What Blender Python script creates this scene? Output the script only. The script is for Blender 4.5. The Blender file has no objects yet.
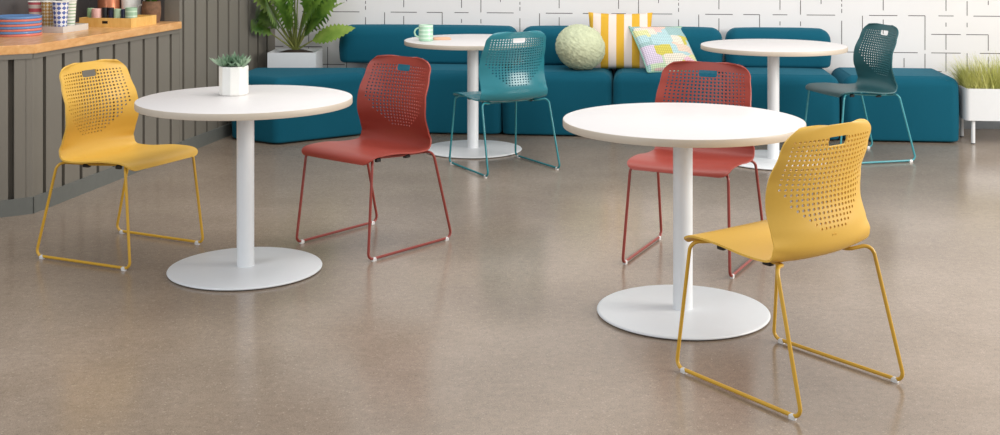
import bpy, bmesh, math, random
from mathutils import Vector, Matrix, noise
random.seed(7)
scene = bpy.context.scene
COL = scene.collection
PI = math.pi

# ------------------------------------------------------------------ materials
def lin(c):
    return tuple(((v/255)/12.92 if v/255 <= .04045 else ((v/255+.055)/1.055)**2.4) for v in c) + (1.0,)

class NT:
    """thin helper round a node tree"""
    def __init__(self, name):
        self.m = bpy.data.materials.new(name); self.m.use_nodes = True
        self.t = self.m.node_tree; self.b = self.t.nodes['Principled BSDF']
    def n(self, typ, **kw):
        nd = self.t.nodes.new(typ)
        for k, v in kw.items():
            if k in nd.inputs: nd.inputs[k].default_value = v
            else: setattr(nd, k, v)
        return nd
    def l(self, a, b): self.t.links.new(a, b)

def mat(name, rgb, rough=.5, bump=0, scale=200, var=.04, spec=.5, metal=0, coat=0, sheen=0, trans=0, sub=0, vscale=None):
    k = NT(name); b = k.b
    co = k.n('ShaderNodeTexCoord')
    nz = k.n('ShaderNodeTexNoise', Scale=vscale or scale*.15, Detail=4.0)
    k.l(co.outputs['Object'], nz.inputs['Vector'])
    c = lin(rgb)
    rp = k.n('ShaderNodeValToRGB')
    rp.color_ramp.elements[0].position = .3; rp.color_ramp.elements[1].position = .7
    rp.color_ramp.elements[0].color = tuple(x*(1-var) for x in c[:3])+(1,)
    rp.color_ramp.elements[1].color = tuple(min(1, x*(1+var)) for x in c[:3])+(1,)
    k.l(nz.outputs['Fac'], rp.inputs['Fac']); k.l(rp.outputs['Color'], b.inputs['Base Color'])
    b.inputs['Roughness'].default_value = rough; b.inputs['Metallic'].default_value = metal
    b.inputs['Specular IOR Level'].default_value = spec; b.inputs['Coat Weight'].default_value = coat
    b.inputs['Sheen Weight'].default_value = sheen; b.inputs['Transmission Weight'].default_value = trans
    if bump:
        n2 = k.n('ShaderNodeTexNoise', Scale=float(scale), Detail=3.0); k.l(co.outputs['Object'], n2.inputs['Vector'])
        bp = k.n('ShaderNodeBump', Strength=bump, Distance=.002)
        k.l(n2.outputs['Fac'], bp.inputs['Height']); k.l(bp.outputs['Normal'], b.inputs['Normal'])
    return k.m

def ramp(k, stops, interp='CONSTANT'):
    rp = k.n('ShaderNodeValToRGB'); cr = rp.color_ramp; cr.interpolation = interp
    while len(cr.elements) < len(stops): cr.elements.new(.5)
    for e, (p, c) in zip(cr.elements, stops): e.position = p; e.color = lin(c)
    return rp

def floor_mat():
    k = NT('polished_concrete'); b = k.b
    co = k.n('ShaderNodeTexCoord')
    big = k.n('ShaderNodeTexNoise', Scale=.9, Detail=5.0, Roughness=.6); k.l(co.outputs['Object'], big.inputs['Vector'])
    r1 = ramp(k, [(.32, (137,122,108)), (.5, (148,133,118)), (.68, (160,145,131))], 'LINEAR'); k.l(big.outputs['Fac'], r1.inputs['Fac'])
    fine = k.n('ShaderNodeTexNoise', Scale=260.0, Detail=5.0, Roughness=.9); k.l(co.outputs['Object'], fine.inputs['Vector'])
    r2 = ramp(k, [(.34, (124,123,122)), (.5, (180,180,180)), (.66, (232,231,229))], 'LINEAR'); k.l(fine.outputs['Fac'], r2.inputs['Fac'])
    mx = k.n('ShaderNodeMix', data_type='RGBA', blend_type='OVERLAY'); mx.inputs[0].default_value = .6
    k.l(r1.outputs['Color'], mx.inputs[6]); k.l(r2.outputs['Color'], mx.inputs[7])
    md = k.n('ShaderNodeTexNoise', Scale=34.0, Detail=5.0, Roughness=.8); k.l(co.outputs['Object'], md.inputs['Vector'])
    r4 = ramp(k, [(.3, (150,148,146)), (.7, (222,221,220))], 'LINEAR'); k.l(md.outputs['Fac'], r4.inputs['Fac'])
    mx0 = k.n('ShaderNodeMix', data_type='RGBA', blend_type='OVERLAY'); mx0.inputs[0].default_value = .35
    k.l(mx.outputs[2], mx0.inputs[6]); k.l(r4.outputs['Color'], mx0.inputs[7]); mx = mx0
    vo = k.n('ShaderNodeTexVoronoi', Scale=85.0); k.l(co.outputs['Object'], vo.inputs['Vector'])
    r3 = ramp(k, [(0, (255,255,255)), (.36, (0,0,0))], 'LINEAR'); k.l(vo.outputs['Distance'], r3.inputs['Fac'])
    sx = k.n('ShaderNodeSeparateColor'); k.l(vo.outputs['Color'], sx.inputs[0])
    ml = k.n('ShaderNodeMath', operation='MULTIPLY'); k.l(r3.outputs['Color'], ml.inputs[0])
    gt = k.n('ShaderNodeMath', operation='GREATER_THAN'); gt.inputs[1].default_value = .55
    k.l(sx.outputs[0], gt.inputs[0]); k.l(gt.outputs[0], ml.inputs[1])
    m2 = k.n('ShaderNodeMath', operation='MULTIPLY'); m2.inputs[1].default_value = .5; k.l(ml.outputs[0], m2.inputs[0])
    sp = ramp(k, [(0, (88,78,68)), (.55, (200,188,173))]); k.l(sx.outputs[1], sp.inputs['Fac'])
    mx2 = k.n('ShaderNodeMix', data_type='RGBA'); k.l(m2.outputs[0], mx2.inputs[0])
    k.l(mx.outputs[2], mx2.inputs[6]); k.l(sp.outputs['Color'], mx2.inputs[7])
    k.l(mx2.outputs[2], b.inputs['Base Color'])
    rn = k.n('ShaderNodeTexNoise', Scale=1.7, Detail=4.0); k.l(co.outputs['Object'], rn.inputs['Vector'])
    mr = k.n('ShaderNodeMapRange'); mr.inputs['To Min'].default_value = .13; mr.inputs['To Max'].default_value = .25
    k.l(rn.outputs['Fac'], mr.inputs['Value']); k.l(mr.outputs['Result'], b.inputs['Roughness'])
    bp = k.n('ShaderNodeBump', Strength=.015, Distance=.002); k.l(fine.outputs['Fac'], bp.inputs['Height']); k.l(bp.outputs['Normal'], b.inputs['Normal'])
    b.inputs['Specular IOR Level'].default_value = .36
    return k.m

def wood_mat(name, a, bcol, rough=.35, sc=(6, 1.2, 6)):
    k = NT(name); b = k.b
    co = k.n('ShaderNodeTexCoord'); mp = k.n('ShaderNodeMapping'); mp.inputs['Scale'].default_value = sc
    k.l(co.outputs['Object'], mp.inputs['Vector'])
    nz = k.n('ShaderNodeTexNoise', Scale=6.0, Detail=6.0, Roughness=.65); k.l(mp.outputs['Vector'], nz.inputs['Vector'])
    r = ramp(k, [(.3, a), (.7, bcol)], 'LINEAR'); k.l(nz.outputs['Fac'], r.inputs['Fac'])
    k.l(r.outputs['Color'], b.inputs['Base Color']); b.inputs['Roughness'].default_value = rough
    return k.m

def fabric_mat(name, rgb):
    k = NT(name); b = k.b
    co = k.n('ShaderNodeTexCoord')
    nz = k.n('ShaderNodeTexNoise', Scale=420.0, Detail=2.0); k.l(co.outputs['Object'], nz.inputs['Vector'])
    c = lin(rgb)
    rp = k.n('ShaderNodeValToRGB')
    rp.color_ramp.elements[0].position = .3; rp.color_ramp.elements[1].position = .7
    rp.color_ramp.elements[0].color = tuple(x*.82 for x in c[:3])+(1,); rp.color_ramp.elements[1].color = tuple(x*1.18 for x in c[:3])+(1,)
    k.l(nz.outputs['Fac'], rp.inputs['Fac']); k.l(rp.outputs['Color'], b.inputs['Base Color'])
    b.inputs['Roughness'].default_value = .85; b.inputs['Specular IOR Level'].default_value = .2
    b.inputs['Sheen Weight'].default_value = .15; b.inputs['Sheen Roughness'].default_value = .5
    b.inputs['Sheen Tint'].default_value = lin((120,190,210))
    bp = k.n('ShaderNodeBump', Strength=.25, Distance=.001); k.l(nz.outputs['Fac'], bp.inputs['Height']); k.l(bp.outputs['Normal'], b.inputs['Normal'])
    return k.m

def band_mat(name, stops, axis='Z', period=.02, rough=.45, offset=0.0):
    """constant bands along an object axis, repeating with the period"""
    k = NT(name); b = k.b
    co = k.n('ShaderNodeTexCoord'); s = k.n('ShaderNodeSeparateXYZ'); k.l(co.outputs['Object'], s.inputs[0])
    a = k.n('ShaderNodeMath', operation='ADD'); a.inputs[1].default_value = offset; k.l(s.outputs[axis], a.inputs[0])
    d = k.n('ShaderNodeMath', operation='DIVIDE'); d.inputs[1].default_value = period; k.l(a.outputs[0], d.inputs[0])
    f = k.n('ShaderNodeMath', operation='FRACT'); k.l(d.outputs[0], f.inputs[0])
    r = ramp(k, stops); k.l(f.outputs[0], r.inputs['Fac']); k.l(r.outputs['Color'], b.inputs['Base Color'])
    b.inputs['Roughness'].default_value = rough
    return k.m

def diamond_mat(name, c1, c2, n=14, pz=.016, thr=0.0):
    """diamond lattice round a cup"""
    k = NT(name); b = k.b
    co = k.n('ShaderNodeTexCoord'); s = k.n('ShaderNodeSeparateXYZ'); k.l(co.outputs['Object'], s.inputs[0])
    at = k.n('ShaderNodeMath', operation='ARCTAN2'); k.l(s.outputs['Y'], at.inputs[0]); k.l(s.outputs['X'], at.inputs[1])
    m1 = k.n('ShaderNodeMath', operation='MULTIPLY'); m1.inputs[1].default_value = n; k.l(at.outputs[0], m1.inputs[0])
    m2 = k.n('ShaderNodeMath', operation='MULTIPLY'); m2.inputs[1].default_value = 2*PI/pz; k.l(s.outputs['Z'], m2.inputs[0])
    c_ = k.n('ShaderNodeMath', operation='COSINE'); k.l(m1.outputs[0], c_.inputs[0])
    d_ = k.n('ShaderNodeMath', operation='COSINE'); k.l(m2.outputs[0], d_.inputs[0])
    ad = k.n('ShaderNodeMath', operation='ADD'); k.l(c_.outputs[0], ad.inputs[0]); k.l(d_.outputs[0], ad.inputs[1])
    g = k.n('ShaderNodeMath', operation='GREATER_THAN'); g.inputs[1].default_value = thr; k.l(ad.outputs[0], g.inputs[0])
    r = ramp(k, [(0, c1), (.5, c2)]); k.l(g.outputs[0], r.inputs['Fac']); k.l(r.outputs['Color'], b.inputs['Base Color'])
    b.inputs['Roughness'].default_value = .55
    return k.m

def patchwork_mat():
    k = NT('pastel_patchwork_weave'); b = k.b
    co = k.n('ShaderNodeTexCoord')
    mp = k.n('ShaderNodeMapping'); mp.inputs['Scale'].default_value = (7.5, 13, 1); k.l(co.outputs['UV'], mp.inputs['Vector'])
    vo = k.n('ShaderNodeTexVoronoi', Scale=.42, distance='CHEBYCHEV'); vo.inputs['Randomness'].default_value = .75
    k.l(mp.outputs['Vector'], vo.inputs['Vector'])
    s = k.n('ShaderNodeSeparateColor'); k.l(vo.outputs['Color'], s.inputs[0])
    cols = [(240,206,198), (216,204,92), (188,220,222), (222,208,226), (230,230,170), (242,214,192), (202,224,186), (166,200,198), (240,196,208), (238,230,212)]
    r = ramp(k, [(i/len(cols), c) for i, c in enumerate(cols)]); k.l(s.outputs[0], r.inputs['Fac'])
    mp2 = k.n('ShaderNodeMapping'); mp2.inputs['Rotation'].default_value = (0, 0, PI/4); k.l(co.outputs['UV'], mp2.inputs['Vector'])
    ch = k.n('ShaderNodeTexChecker', Scale=40.0); ch.inputs['Color1'].default_value = (1, 1, 1, 1); ch.inputs['Color2'].default_value = (.5, .5, .55, 1)
    k.l(mp2.outputs['Vector'], ch.inputs['Vector'])
    mx = k.n('ShaderNodeMix', data_type='RGBA', blend_type='MULTIPLY'); mx.inputs[0].default_value = .7
    k.l(r.outputs['Color'], mx.inputs[6]); k.l(ch.outputs['Color'], mx.inputs[7]); k.l(mx.outputs[2], b.inputs['Base Color'])
    b.inputs['Roughness'].default_value = .9
    bp = k.n('ShaderNodeBump', Strength=.4, Distance=.002); k.l(ch.outputs['Fac'], bp.inputs['Height']); k.l(bp.outputs['Normal'], b.inputs['Normal'])
    return k.m

def leaf_mat(name, a, bcol, rough=.35):
    k = NT(name); b = k.b
    co = k.n('ShaderNodeTexCoord'); nz = k.n('ShaderNodeTexNoise', Scale=9.0, Detail=4.0); k.l(co.outputs['Object'], nz.inputs['Vector'])
    r = ramp(k, [(.35, a), (.65, bcol)], 'LINEAR'); k.l(nz.outputs['Fac'], r.inputs['Fac']); k.l(r.outputs['Color'], b.inputs['Base Color'])
    b.inputs['Roughness'].default_value = rough
    return k.m

M = {}
M['floor'] = floor_mat()
M['wall'] = mat('white_wall_panel', (231,229,229), .6, bump=.05, scale=60, var=.015, vscale=2.0)
M['groove'] = mat('dark_wall_groove', (70,66,66), .6)
M['skirting'] = mat('pale_grey_skirting', (176,180,186), .5)
M['board'] = mat('grey_painted_boards', (120,115,106), .5, bump=.08, scale=40, var=.03, vscale=3.0)
M['plinth'] = mat('grey_green_plinth', (104,106,102), .5)
M['niche'] = mat('charcoal_niche_wall', (80,77,77), .6, var=.02)
M['counterwood'] = wood_mat('honey_butcher_block', (210,152,92), (236,186,128), .25)
M['traywood'] = wood_mat('light_pine', (222,172,88), (238,196,118), .45, (5, 5, 1.5))
M['tabletop'] = mat('white_laminate', (219,215,214), .38, var=.008)
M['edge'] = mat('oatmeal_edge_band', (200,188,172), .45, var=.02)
M['whitemetal'] = mat('white_powder_coat', (228,231,234), .35, var=.008)
M['yellow'] = mat('yellow_shell_plastic', (220,176,76), .42, bump=.04, scale=500, var=.01, spec=.4)
M['yellowmetal'] = mat('yellow_coated_steel', (208,162,52), .28, var=.01)
M['red'] = mat('brick_red_shell_plastic', (156,66,55), .42, bump=.04, scale=500, var=.01, spec=.4)
M['redmetal'] = mat('brick_red_coated_steel', (144,58,49), .28, var=.01)
M['teal'] = mat('teal_shell_plastic', (42,120,132), .24, bump=.04, scale=500, var=.01, spec=.5)
M['tealmetal'] = mat('teal_coated_steel', (40,122,130), .25, var=.01)
M['deepteal'] = mat('deep_teal_shell_plastic', (42,92,98), .42, bump=.04, scale=500, var=.01, spec=.5)
M['aquametal'] = mat('aqua_coated_steel', (70,150,160), .25, var=.01)
M['bumper'] = mat('black_rubber', (30,28,28), .6)
M['glide'] = mat('clear_glide_plastic', (240,240,240), .2, trans=.15)
M['sofa'] = fabric_mat('teal_wool_upholstery', (6,84,105))
M['knit'] = mat('pale_mint_yarn', (198,204,172), .95, bump=.5, scale=160, var=.10, vscale=30, spec=.15)
M['mintmug'] = mat('mint_glaze', (176,214,186), .3)
M['mintband'] = band_mat('mint_banded_glaze', [(0, (168,208,180)), (.62, (206,228,208))], 'Z', .026, .3)
M['sageband'] = band_mat('sage_banded_glaze', [(0, (150,182,150)), (.7, (196,214,190))], 'Z', .03, .35)
M['note'] = mat('peach_card', (226,178,146), .6)
M['ceramic'] = mat('white_glazed_ceramic', (236,235,230), .3, var=.01)
M['soil'] = mat('dark_potting_soil', (48,38,30), .95, bump=.6, scale=60, var=.3)
M['planter'] = mat('white_planter_metal', (224,226,228), .4, var=.01)
M['succ'] = leaf_mat('grey_green_succulent', (104,134,106), (172,194,166), .5)
M['leaf'] = leaf_mat('glossy_green_leaf', (58,94,34), (116,148,60), .3)
M['leafpale'] = leaf_mat('fresh_green_leaf', (104,136,54), (152,176,84), .36)
M['stalk'] = leaf_mat('green_stalk', (110,128,62), (144,146,80), .45)
M['grass'] = leaf_mat('yellow_green_grass', (166,170,78), (220,219,138), .6)
M['blueplate'] = mat('blue_glazed_plate', (104,146,198), .25)
M['pinkplate'] = mat('coral_glazed_plate', (218,128,116), .25)
M['pinkcup'] = band_mat('pink_striped_paper', [(0, (232,214,200)), (.5, (214,96,104))], 'Z', .043, .5)
M['goldcup'] = diamond_mat('gold_diamond_paper', (232,222,200), (196,150,72), 12, .02, -.2)
M['bluecup'] = diamond_mat('blue_diamond_paper', (234,234,236), (82,104,170), 9, .027, .1)
M['greencup'] = band_mat('green_striped_paper', [(0, (236,236,226)), (.68, (146,176,138))], 'Z', .019, .5)
M['papwhite'] = mat('white_paper', (240,236,228), .6)
M['acrylic'] = mat('milky_white_acrylic', (232,228,222), .25, trans=.25)
M['copper'] = mat('brushed_copper', (190,120,88), .35, metal=.6)
M['brownpot'] = mat('brown_woven_pot', (120,88,66), .8, bump=.8, scale=70, var=.25, vscale=40)
M['navy'] = mat('navy_enamel', (30,36,66), .3)
M['black'] = mat('black_enamel', (26,28,32), .35)
M['blush'] = mat('blush_glaze', (226,176,166), .35)
M['palegreen'] = mat('pale_green_glaze', (150,186,140), .35)
M['lime'] = mat('pale_lime_glaze', (186,208,172), .35)
M['piping'] = mat('sea_green_piping', (128,176,160), .9)

# stripes of the big pillow: along UV-less object X
M['stripe'] = band_mat('yellow_white_stripes', [(0, (220,172,52)), (.5, (232,218,210))], 'X', .114, .9, offset=.0285+10*.114)
M['patch'] = patchwork_mat()

# ------------------------------------------------------------------ object helpers
def finish(me, angle=40):
    bm = bmesh.new(); bm.from_mesh(me)
    for f in bm.faces: f.smooth = True
    lim = math.radians(angle)
    for e in bm.edges:
        if len(e.link_faces) == 2 and e.calc_face_angle(0) > lim: e.smooth = False
        elif len(e.link_faces) != 2: e.smooth = True
    bm.to_mesh(me); bm.free()

def obj(name, bm, material, parent=None, angle=40, normals=True):
    if normals: bmesh.ops.recalc_face_normals(bm, faces=bm.faces[:])
    me = bpy.data.meshes.new(name); bm.to_mesh(me); bm.free()
    for m in (material if isinstance(material, (list, tuple)) else [material]): me.materials.append(m)
    finish(me, angle)
    o = bpy.data.objects.new(name, me); COL.objects.link(o)
    if parent: o.parent = parent
    return o

def tag(o, label, cat, group=None):
    o['label'] = label; o['category'] = cat
    if group: o['group'] = group
    return o

def thing(name, label, cat, loc=(0, 0, 0), rz=0, group=None):
    o = bpy.data.objects.new(name, None); o.empty_display_size = .05; COL.objects.link(o)
    o.location = loc; o.rotation_euler = (0, 0, rz)
    return tag(o, label, cat, group)

def struct(name, bm, m, parent=None):
    o = obj(name, bm, m, parent); o['kind'] = 'structure'; return o

def box(bm, x0, x1, y0, y1, z0, z1, mi=0, xf=None):
    vs = [bm.verts.new((x, y, z)) for z in (z0, z1) for y in (y0, y1) for x in (x0, x1)]
    if xf:
        for v in vs: v.co = xf(v.co)
    for q in ((0,2,3,1),(4,5,7,6),(0,1,5,4),(1,3,7,5),(3,2,6,7),(2,0,4,6)):
        f = bm.faces.new([vs[i] for i in q]); f.material_index = mi
    return vs

def lathe(bm, prof, n=48, cx=0, cy=0, mi=0, close=False, rot=0):
    """prof: list of (r, z); r = 0 closes on the axis"""
    rings = []
    for r, z in prof:
        if r < 1e-6: rings.append([bm.verts.new((cx, cy, z))])
        else: rings.append([bm.verts.new((cx+r*math.cos(2*PI*i/n+rot), cy+r*math.sin(2*PI*i/n+rot), z)) for i in range(n)])
    for a, b in zip(rings, rings[1:]):
        for i in range(n):
            j = (i+1) % n
            if len(a) == 1 and len(b) == 1: continue
            if len(a) == 1: f = bm.faces.new((a[0], b[i], b[j]))
            elif len(b) == 1: f = bm.faces.new((a[i], a[j], b[0]))
            else: f = bm.faces.new((a[i], a[j], b[j], b[i]))
            f.material_index = mi

def fillet(pts, radii, seg=7):
    """round the inner corners of a polyline"""
    pts = [Vector(p) for p in pts]; out = [pts[0]]
    for i in range(1, len(pts)-1):
        p, a, b = pts[i], (pts[i-1]-pts[i]), (pts[i+1]-pts[i]); r = radii[i-1]
        la, lb = a.length, b.length; a.normalize(); b.normalize()
        half = a.angle(b)/2; t = min(r/math.tan(half), la*.48, lb*.48); rr = t*math.tan(half)
        c = p+(a+b).normalized()*(rr/math.sin(half))
        u = (p+a*t-c); w = (p+b*t-c); ang = u.angle(w)
        for k in range(seg+1):
            f = k/seg
            out.append(c+(u*math.sin((1-f)*ang)+w*math.sin(f*ang))/math.sin(ang))
    out.append(pts[-1]); return out

def tube(bm, path, r, n=10, caps=True, taper=None):
    path = [Vector(p) for p in path]; T = []
    for i in range(len(path)):
        d = path[min(i+1, len(path)-1)]-path[max(i-1, 0)]; T.append(d.normalized())
    up = Vector((0, 0, 1)) if abs(T[0].z) < .9 else Vector((1, 0, 0))
    nrm = (up-T[0]*up.dot(T[0])).normalized(); rings = []
    for i, p in enumerate(path):
        if i: nrm = (nrm-T[i]*nrm.dot(T[i])).normalized()
        bi = T[i].cross(nrm); rr = r*(taper(i/(len(path)-1)) if taper else 1)
        rings.append([bm.verts.new(p+(nrm*math.cos(2*PI*k/n)+bi*math.sin(2*PI*k/n))*rr) for k in range(n)])
    for a, b in zip(rings, rings[1:]):
        for k in range(n): bm.faces.new((a[k], a[(k+1) % n], b[(k+1) % n], b[k]))
    if caps: bm.faces.new(rings[0][::-1]); bm.faces.new(rings[-1])

def rounded_prism(bm, poly, r, z0, z1, rt, rb, seg=8, bulge=0.0):
    """convex ccw polygon, plan corner radius r, top edge radius rt, bottom edge radius rb"""
    n = len(poly); P = [Vector((x, y, 0)) for x, y in poly]
    def inner(d):
        out = []
        for i in range(n):
            a, p, b = P[i-1], P[i], P[(i+1) % n]
            e1 = (p-a).normalized(); e2 = (b-p).normalized()
            n1 = Vector((e1.y, -e1.x, 0)); n2 = Vector((e2.y, -e2.x, 0))
            m = (n1+n2); m /= m.dot(n1)
            out.append((p-m*d, n1, n2))
        return out
    core = inner(r)
    def loop(off, z):
        vs = []
        rr = r-off
        for p, n1, n2 in core:
            ang = n1.angle(n2, 0)
            for k in range(seg+1):
                f = k/seg
                d = (n1*math.sin((1-f)*ang)+n2*math.sin(f*ang))/math.sin(ang)
                if rr < .004: rr_ = .004
                else: rr_ = rr
                q = p+d*rr_
                vs.append(bm.verts.new((q.x, q.y, z)))
        return vs
    loops = []
    for k in range(seg+1):
        a = PI/2*k/seg
        loops.append(loop(rb*(1-math.sin(a)), z0+rb*(1-math.cos(a))))
    if bulge:
        for k in range(1, 6):
            f = k/6; loops.append(loop(-bulge*math.sin(f*PI), z0+rb+(z1-rt-z0-rb)*f))
    for k in range(seg+1):
        a = PI/2*k/seg
        loops.append(loop(rt*(1-math.cos(a)), z1-rt*(1-math.sin(a))))
    for a, b in zip(loops, loops[1:]):
        m = len(a)
        for i in range(m): bm.faces.new((a[i], a[(i+1) % m], b[(i+1) % m], b[i]))
    bm.faces.new(loops[0][::-1])
    # soft crowned top
    top = loops[-1]; c = Vector((0, 0, 0))
    for v in top: c += v.co
    c /= len(top); prev = top
    for f, h in ((.85, .35), (.6, .75), (.3, .95)):
        ring = [bm.verts.new((c.x+(v.co.x-c.x)*f, c.y+(v.co.y-c.y)*f, z1+.006*h)) for v in top]
        for i in range(len(ring)): bm.faces.new((prev[i], prev[(i+1) % len(ring)], ring[(i+1) % len(ring)], ring[i]))
        prev = ring
    bm.faces.new(prev)

def handle(bm, rx, z0, z1, out, th, ang):
    """a mug handle in the vertical plane at the angle"""
    pts = []
    for k in range(13):
        a = -PI/2+PI*k/12
        pts.append((rx-.004+out*math.cos(a)*1.0, 0, (z0+z1)/2+(z1-z0)/2*math.sin(a)))
    R = Matrix.Rotation(ang, 3, 'Z')
    tube(bm, [R @ Vector(p) for p in pts], th, 8)

# ------------------------------------------------------------------ frames of the room
WA = math.radians(-6); WE = Vector((math.cos(WA), math.sin(WA), 0)); WN = Vector((-math.sin(WA), math.cos(WA), 0)); W0 = Vector((0, 9.27, 0))
def W(u, v, z=0):            # along the back wall, distance in front of it
    return W0+WE*u-WN*v+Vector((0, 0, z))
LD = Vector((.1844, .983, 0)).normalized(); LN = Vector((-LD.y, LD.x, 0)); L0 = Vector((-2.471, 6.196, 0))
def L(a, b, z=0):            # along the left wall, distance behind its face
    return L0+LD*a+LN*b+Vector((0, 0, z))

# ------------------------------------------------------------------ setting
bm = bmesh.new(); box(bm, -6, 8, -2.5, 11, -.1, 0); struct('floor', bm, M['floor'])

# back wall with its broken square line pattern (lines are shallow strips of the same wall mesh)
bm = bmesh.new()
box(bm, -2.6, 6.5, -.15, 0, 0, 2.9, 0, lambda c: W(c.x, c.y, c.z))
CW, CH, U0, Z0 = .1517, .138, .0692, .833
vert = [   # column, from, to (in cells above the reference row)
    (0, .12, .34), (0, .46, .62), (0, .74, 1.1), (0, 1.25, 1.6), (0, -1.6, -.3), (0, 1.9, 2.6),
    (1, -1.2, -.02), (1, 1.2, 2.0), (2, .28, 1.9), (2, -1.0, -.22), (2, -2.6, -2.0),
    (3, 1.4, 2.2), (3, -2.8, -2.3), (4, -1.85, 0), (4, -3.0, -2.05), (4, 1.0, 1.7),
    (5, .27, 1.3), (5, -.58, -.36), (5, -1.82, -1.0), (5, -3.0, -2.0), (5, 1.6, 1.8), (6, 0.02, .8), (6, -.6, -.36), (6, -3.2, -2.0), (6, 1.2, 2.2),
    (7, .6, .84), (7, -1.85, -1.0), (7, -3.2, -2.2), (7, 1.1, 1.9)]
horiz = [  # row, from, to
    (0, 1.32, 2.68), (0, 3.2, 4.0), (0, 4.64, 5.36), (0, 6.3, 7.68),
    (-1, 4.3, 5.7), (-1, 5.96, 7.0), (-2, 2.5, 3.65), (-2, 4.3, 5.7), (-2, 6.6, 7.75), (-2, .2, 1.3),
    (-3, 1.2, 2.6), (-3, 3.4, 4.8), (-3, 5.6, 6.9), (1, .3, 1.6), (1, 2.4, 3.8), (1, 5.3, 6.7), (2, 1.2, 2.4), (2, 3.3, 4.6), (2, 5.6, 7.2)]
LWD = .0052
for per in range(-2, 5):
    ub = U0+per*8*CW
    for tier in range(0, 3):
        zo = tier*CH*4
        for c, a, b in vert:
            if tier and a < .9: continue
            u = ub+c*CW; za, zb = Z0+a*CH+zo, Z0+b*CH+zo
            if u < -2.3 or u > 6.3 or zb > 2.85: continue
            box(bm, u-LWD/2, u+LWD/2, -.0006, .0008, max(za, .12), zb, 1, lambda c: W(c.x, c.y, c.z))
        for r, a, b in horiz:
            if tier and r < 1: continue
            ua, ub2 = max(ub+a*CW, -2.3), min(ub+b*CW, 6.3); z = Z0+r*CH+zo
            if ub2 <= ua or z > 2.85: continue
            box(bm, ua, ub2, -.0006, .0008, z-LWD/2, z+LWD/2, 1, lambda c: W(c.x, c.y, c.z))
# remove the part of the slab's v sign: the slab lies behind the face
for v in bm.verts: pass
struct('wall_back', bm, [M['wall'], M['groove']])
bm = bmesh.new(); box(bm, -1.9, 6.5, .0, .012, 0, .085, 0, lambda c: W(c.x, c.y, c.z)); struct('baseboard_back', bm, M['skirting'])

# left wall of vertical boards, with the counter niche before it
def boards(bm, a0, a1, z0, z1, pitch=.179, gap=.030, phase=.0, proud=.0, depth=.045, face=L):
    box(bm, a0, a1, depth, depth+.06, z0, z1, 0, lambda c: face(c.x, c.y, c.z))
    k = math.floor((a0-phase)/pitch)-1
    while True:
        s = phase+k*pitch+gap/2; e = phase+(k+1)*pitch-gap/2; k += 1
        if s > a1: break
        s, e = max(s, a0), min(e, a1)
        if e-s < .006: continue
        box(bm, s, e, proud, depth, z0, z1, 0, lambda c: face(c.x, c.y, c.z))
NA = 1.665          # where the niche ends
PH = .110
bm = bmesh.new(); boards(bm, NA, 3.36, 0, 2.9, phase=PH); struct('wall_left', bm, M['board'])
bm = bmesh.new(); box(bm, NA+.001, 3.30, -.012, 0, 0, .085, 0, lambda c: L(c.x, c.y, c.z)); struct('baseboard_left', bm, M['plinth'])
bm = bmesh.new()
box(bm, -1.9, NA+.1, .64, .74, 0, 2.9, 0, lambda c: L(c.x, c.y, c.z))
box(bm, NA, NA+.1, .106, .64, 0, 2.9, 0, lambda c: L(c.x, c.y, c.z))
struct('wall_niche', bm, M['niche'])

# ------------------------------------------------------------------ counter
CHD = Vector((-.839, -.545, 0)); CHN = Vector((-.545, .839, 0))
def CF(a, b, z=0):           # along the canted end (away from the corner), behind its face
    return L0+CHD*a+CHN*b+Vector((0, 0, z))
cb = thing('counter_cabinet', 'grey board-fronted counter cabinet under the honey wood worktop', 'cabinet', L(.4, .3))
Mi = cb.location.copy()
def local(bm):
    for v in bm.verts: v.co -= Mi
CTZ = .872
bm = bmesh.new()
boards(bm, .03, NA-.002, .0, .826, phase=PH); local(bm); obj('long_front', bm, M['board'], cb)
bm = bmesh.new()
boards(bm, .03, .84, .0, .826, pitch=.135, gap=.03, phase=-.032, face=CF); local(bm); obj('canted_front', bm, M['board'], cb)
bm = bmesh.new()   # corner post
prof = [(-.545*0, 0)]
p0 = L(0, 0); p1 = L(.034, 0); p2 = L(.034, .05); p3 = CF(.034, .05); p4 = CF(.034, 0)
lo = [bm.verts.new((p.x, p.y, 0)) for p in (p0, p1, p2, p3, p4)]; hi = [bm.verts.new((p.x, p.y, .826)) for p in (p0, p1, p2, p3, p4)]
for i in range(5): bm.faces.new((lo[i], lo[(i+1) % 5], hi[(i+1) % 5], hi[i]))
bm.faces.new(lo[::-1]); bm.faces.new(hi); local(bm); obj('corner_post', bm, M['board'], cb)
bm = bmesh.new()
box(bm, .0, NA-.002, -.010, 0, 0, .085, 0, lambda c: L(c.x, c.y, c.z)); box(bm, .0, .84, -.010, 0, 0, .085, 0, lambda c: CF(c.x, c.y, c.z))
local(bm); obj('plinth', bm, M['plinth'], cb)
bm = bmesh.new()
box(bm, .0, NA-.002, -.006, 0, .800, .826, 0, lambda c: L(c.x, c.y, c.z)); box(bm, .0, .84, -.006, 0, .800, .826, 0, lambda c: CF(c.x, c.y, c.z))
local(bm); obj('top_rail', bm, M['board'], cb)

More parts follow.
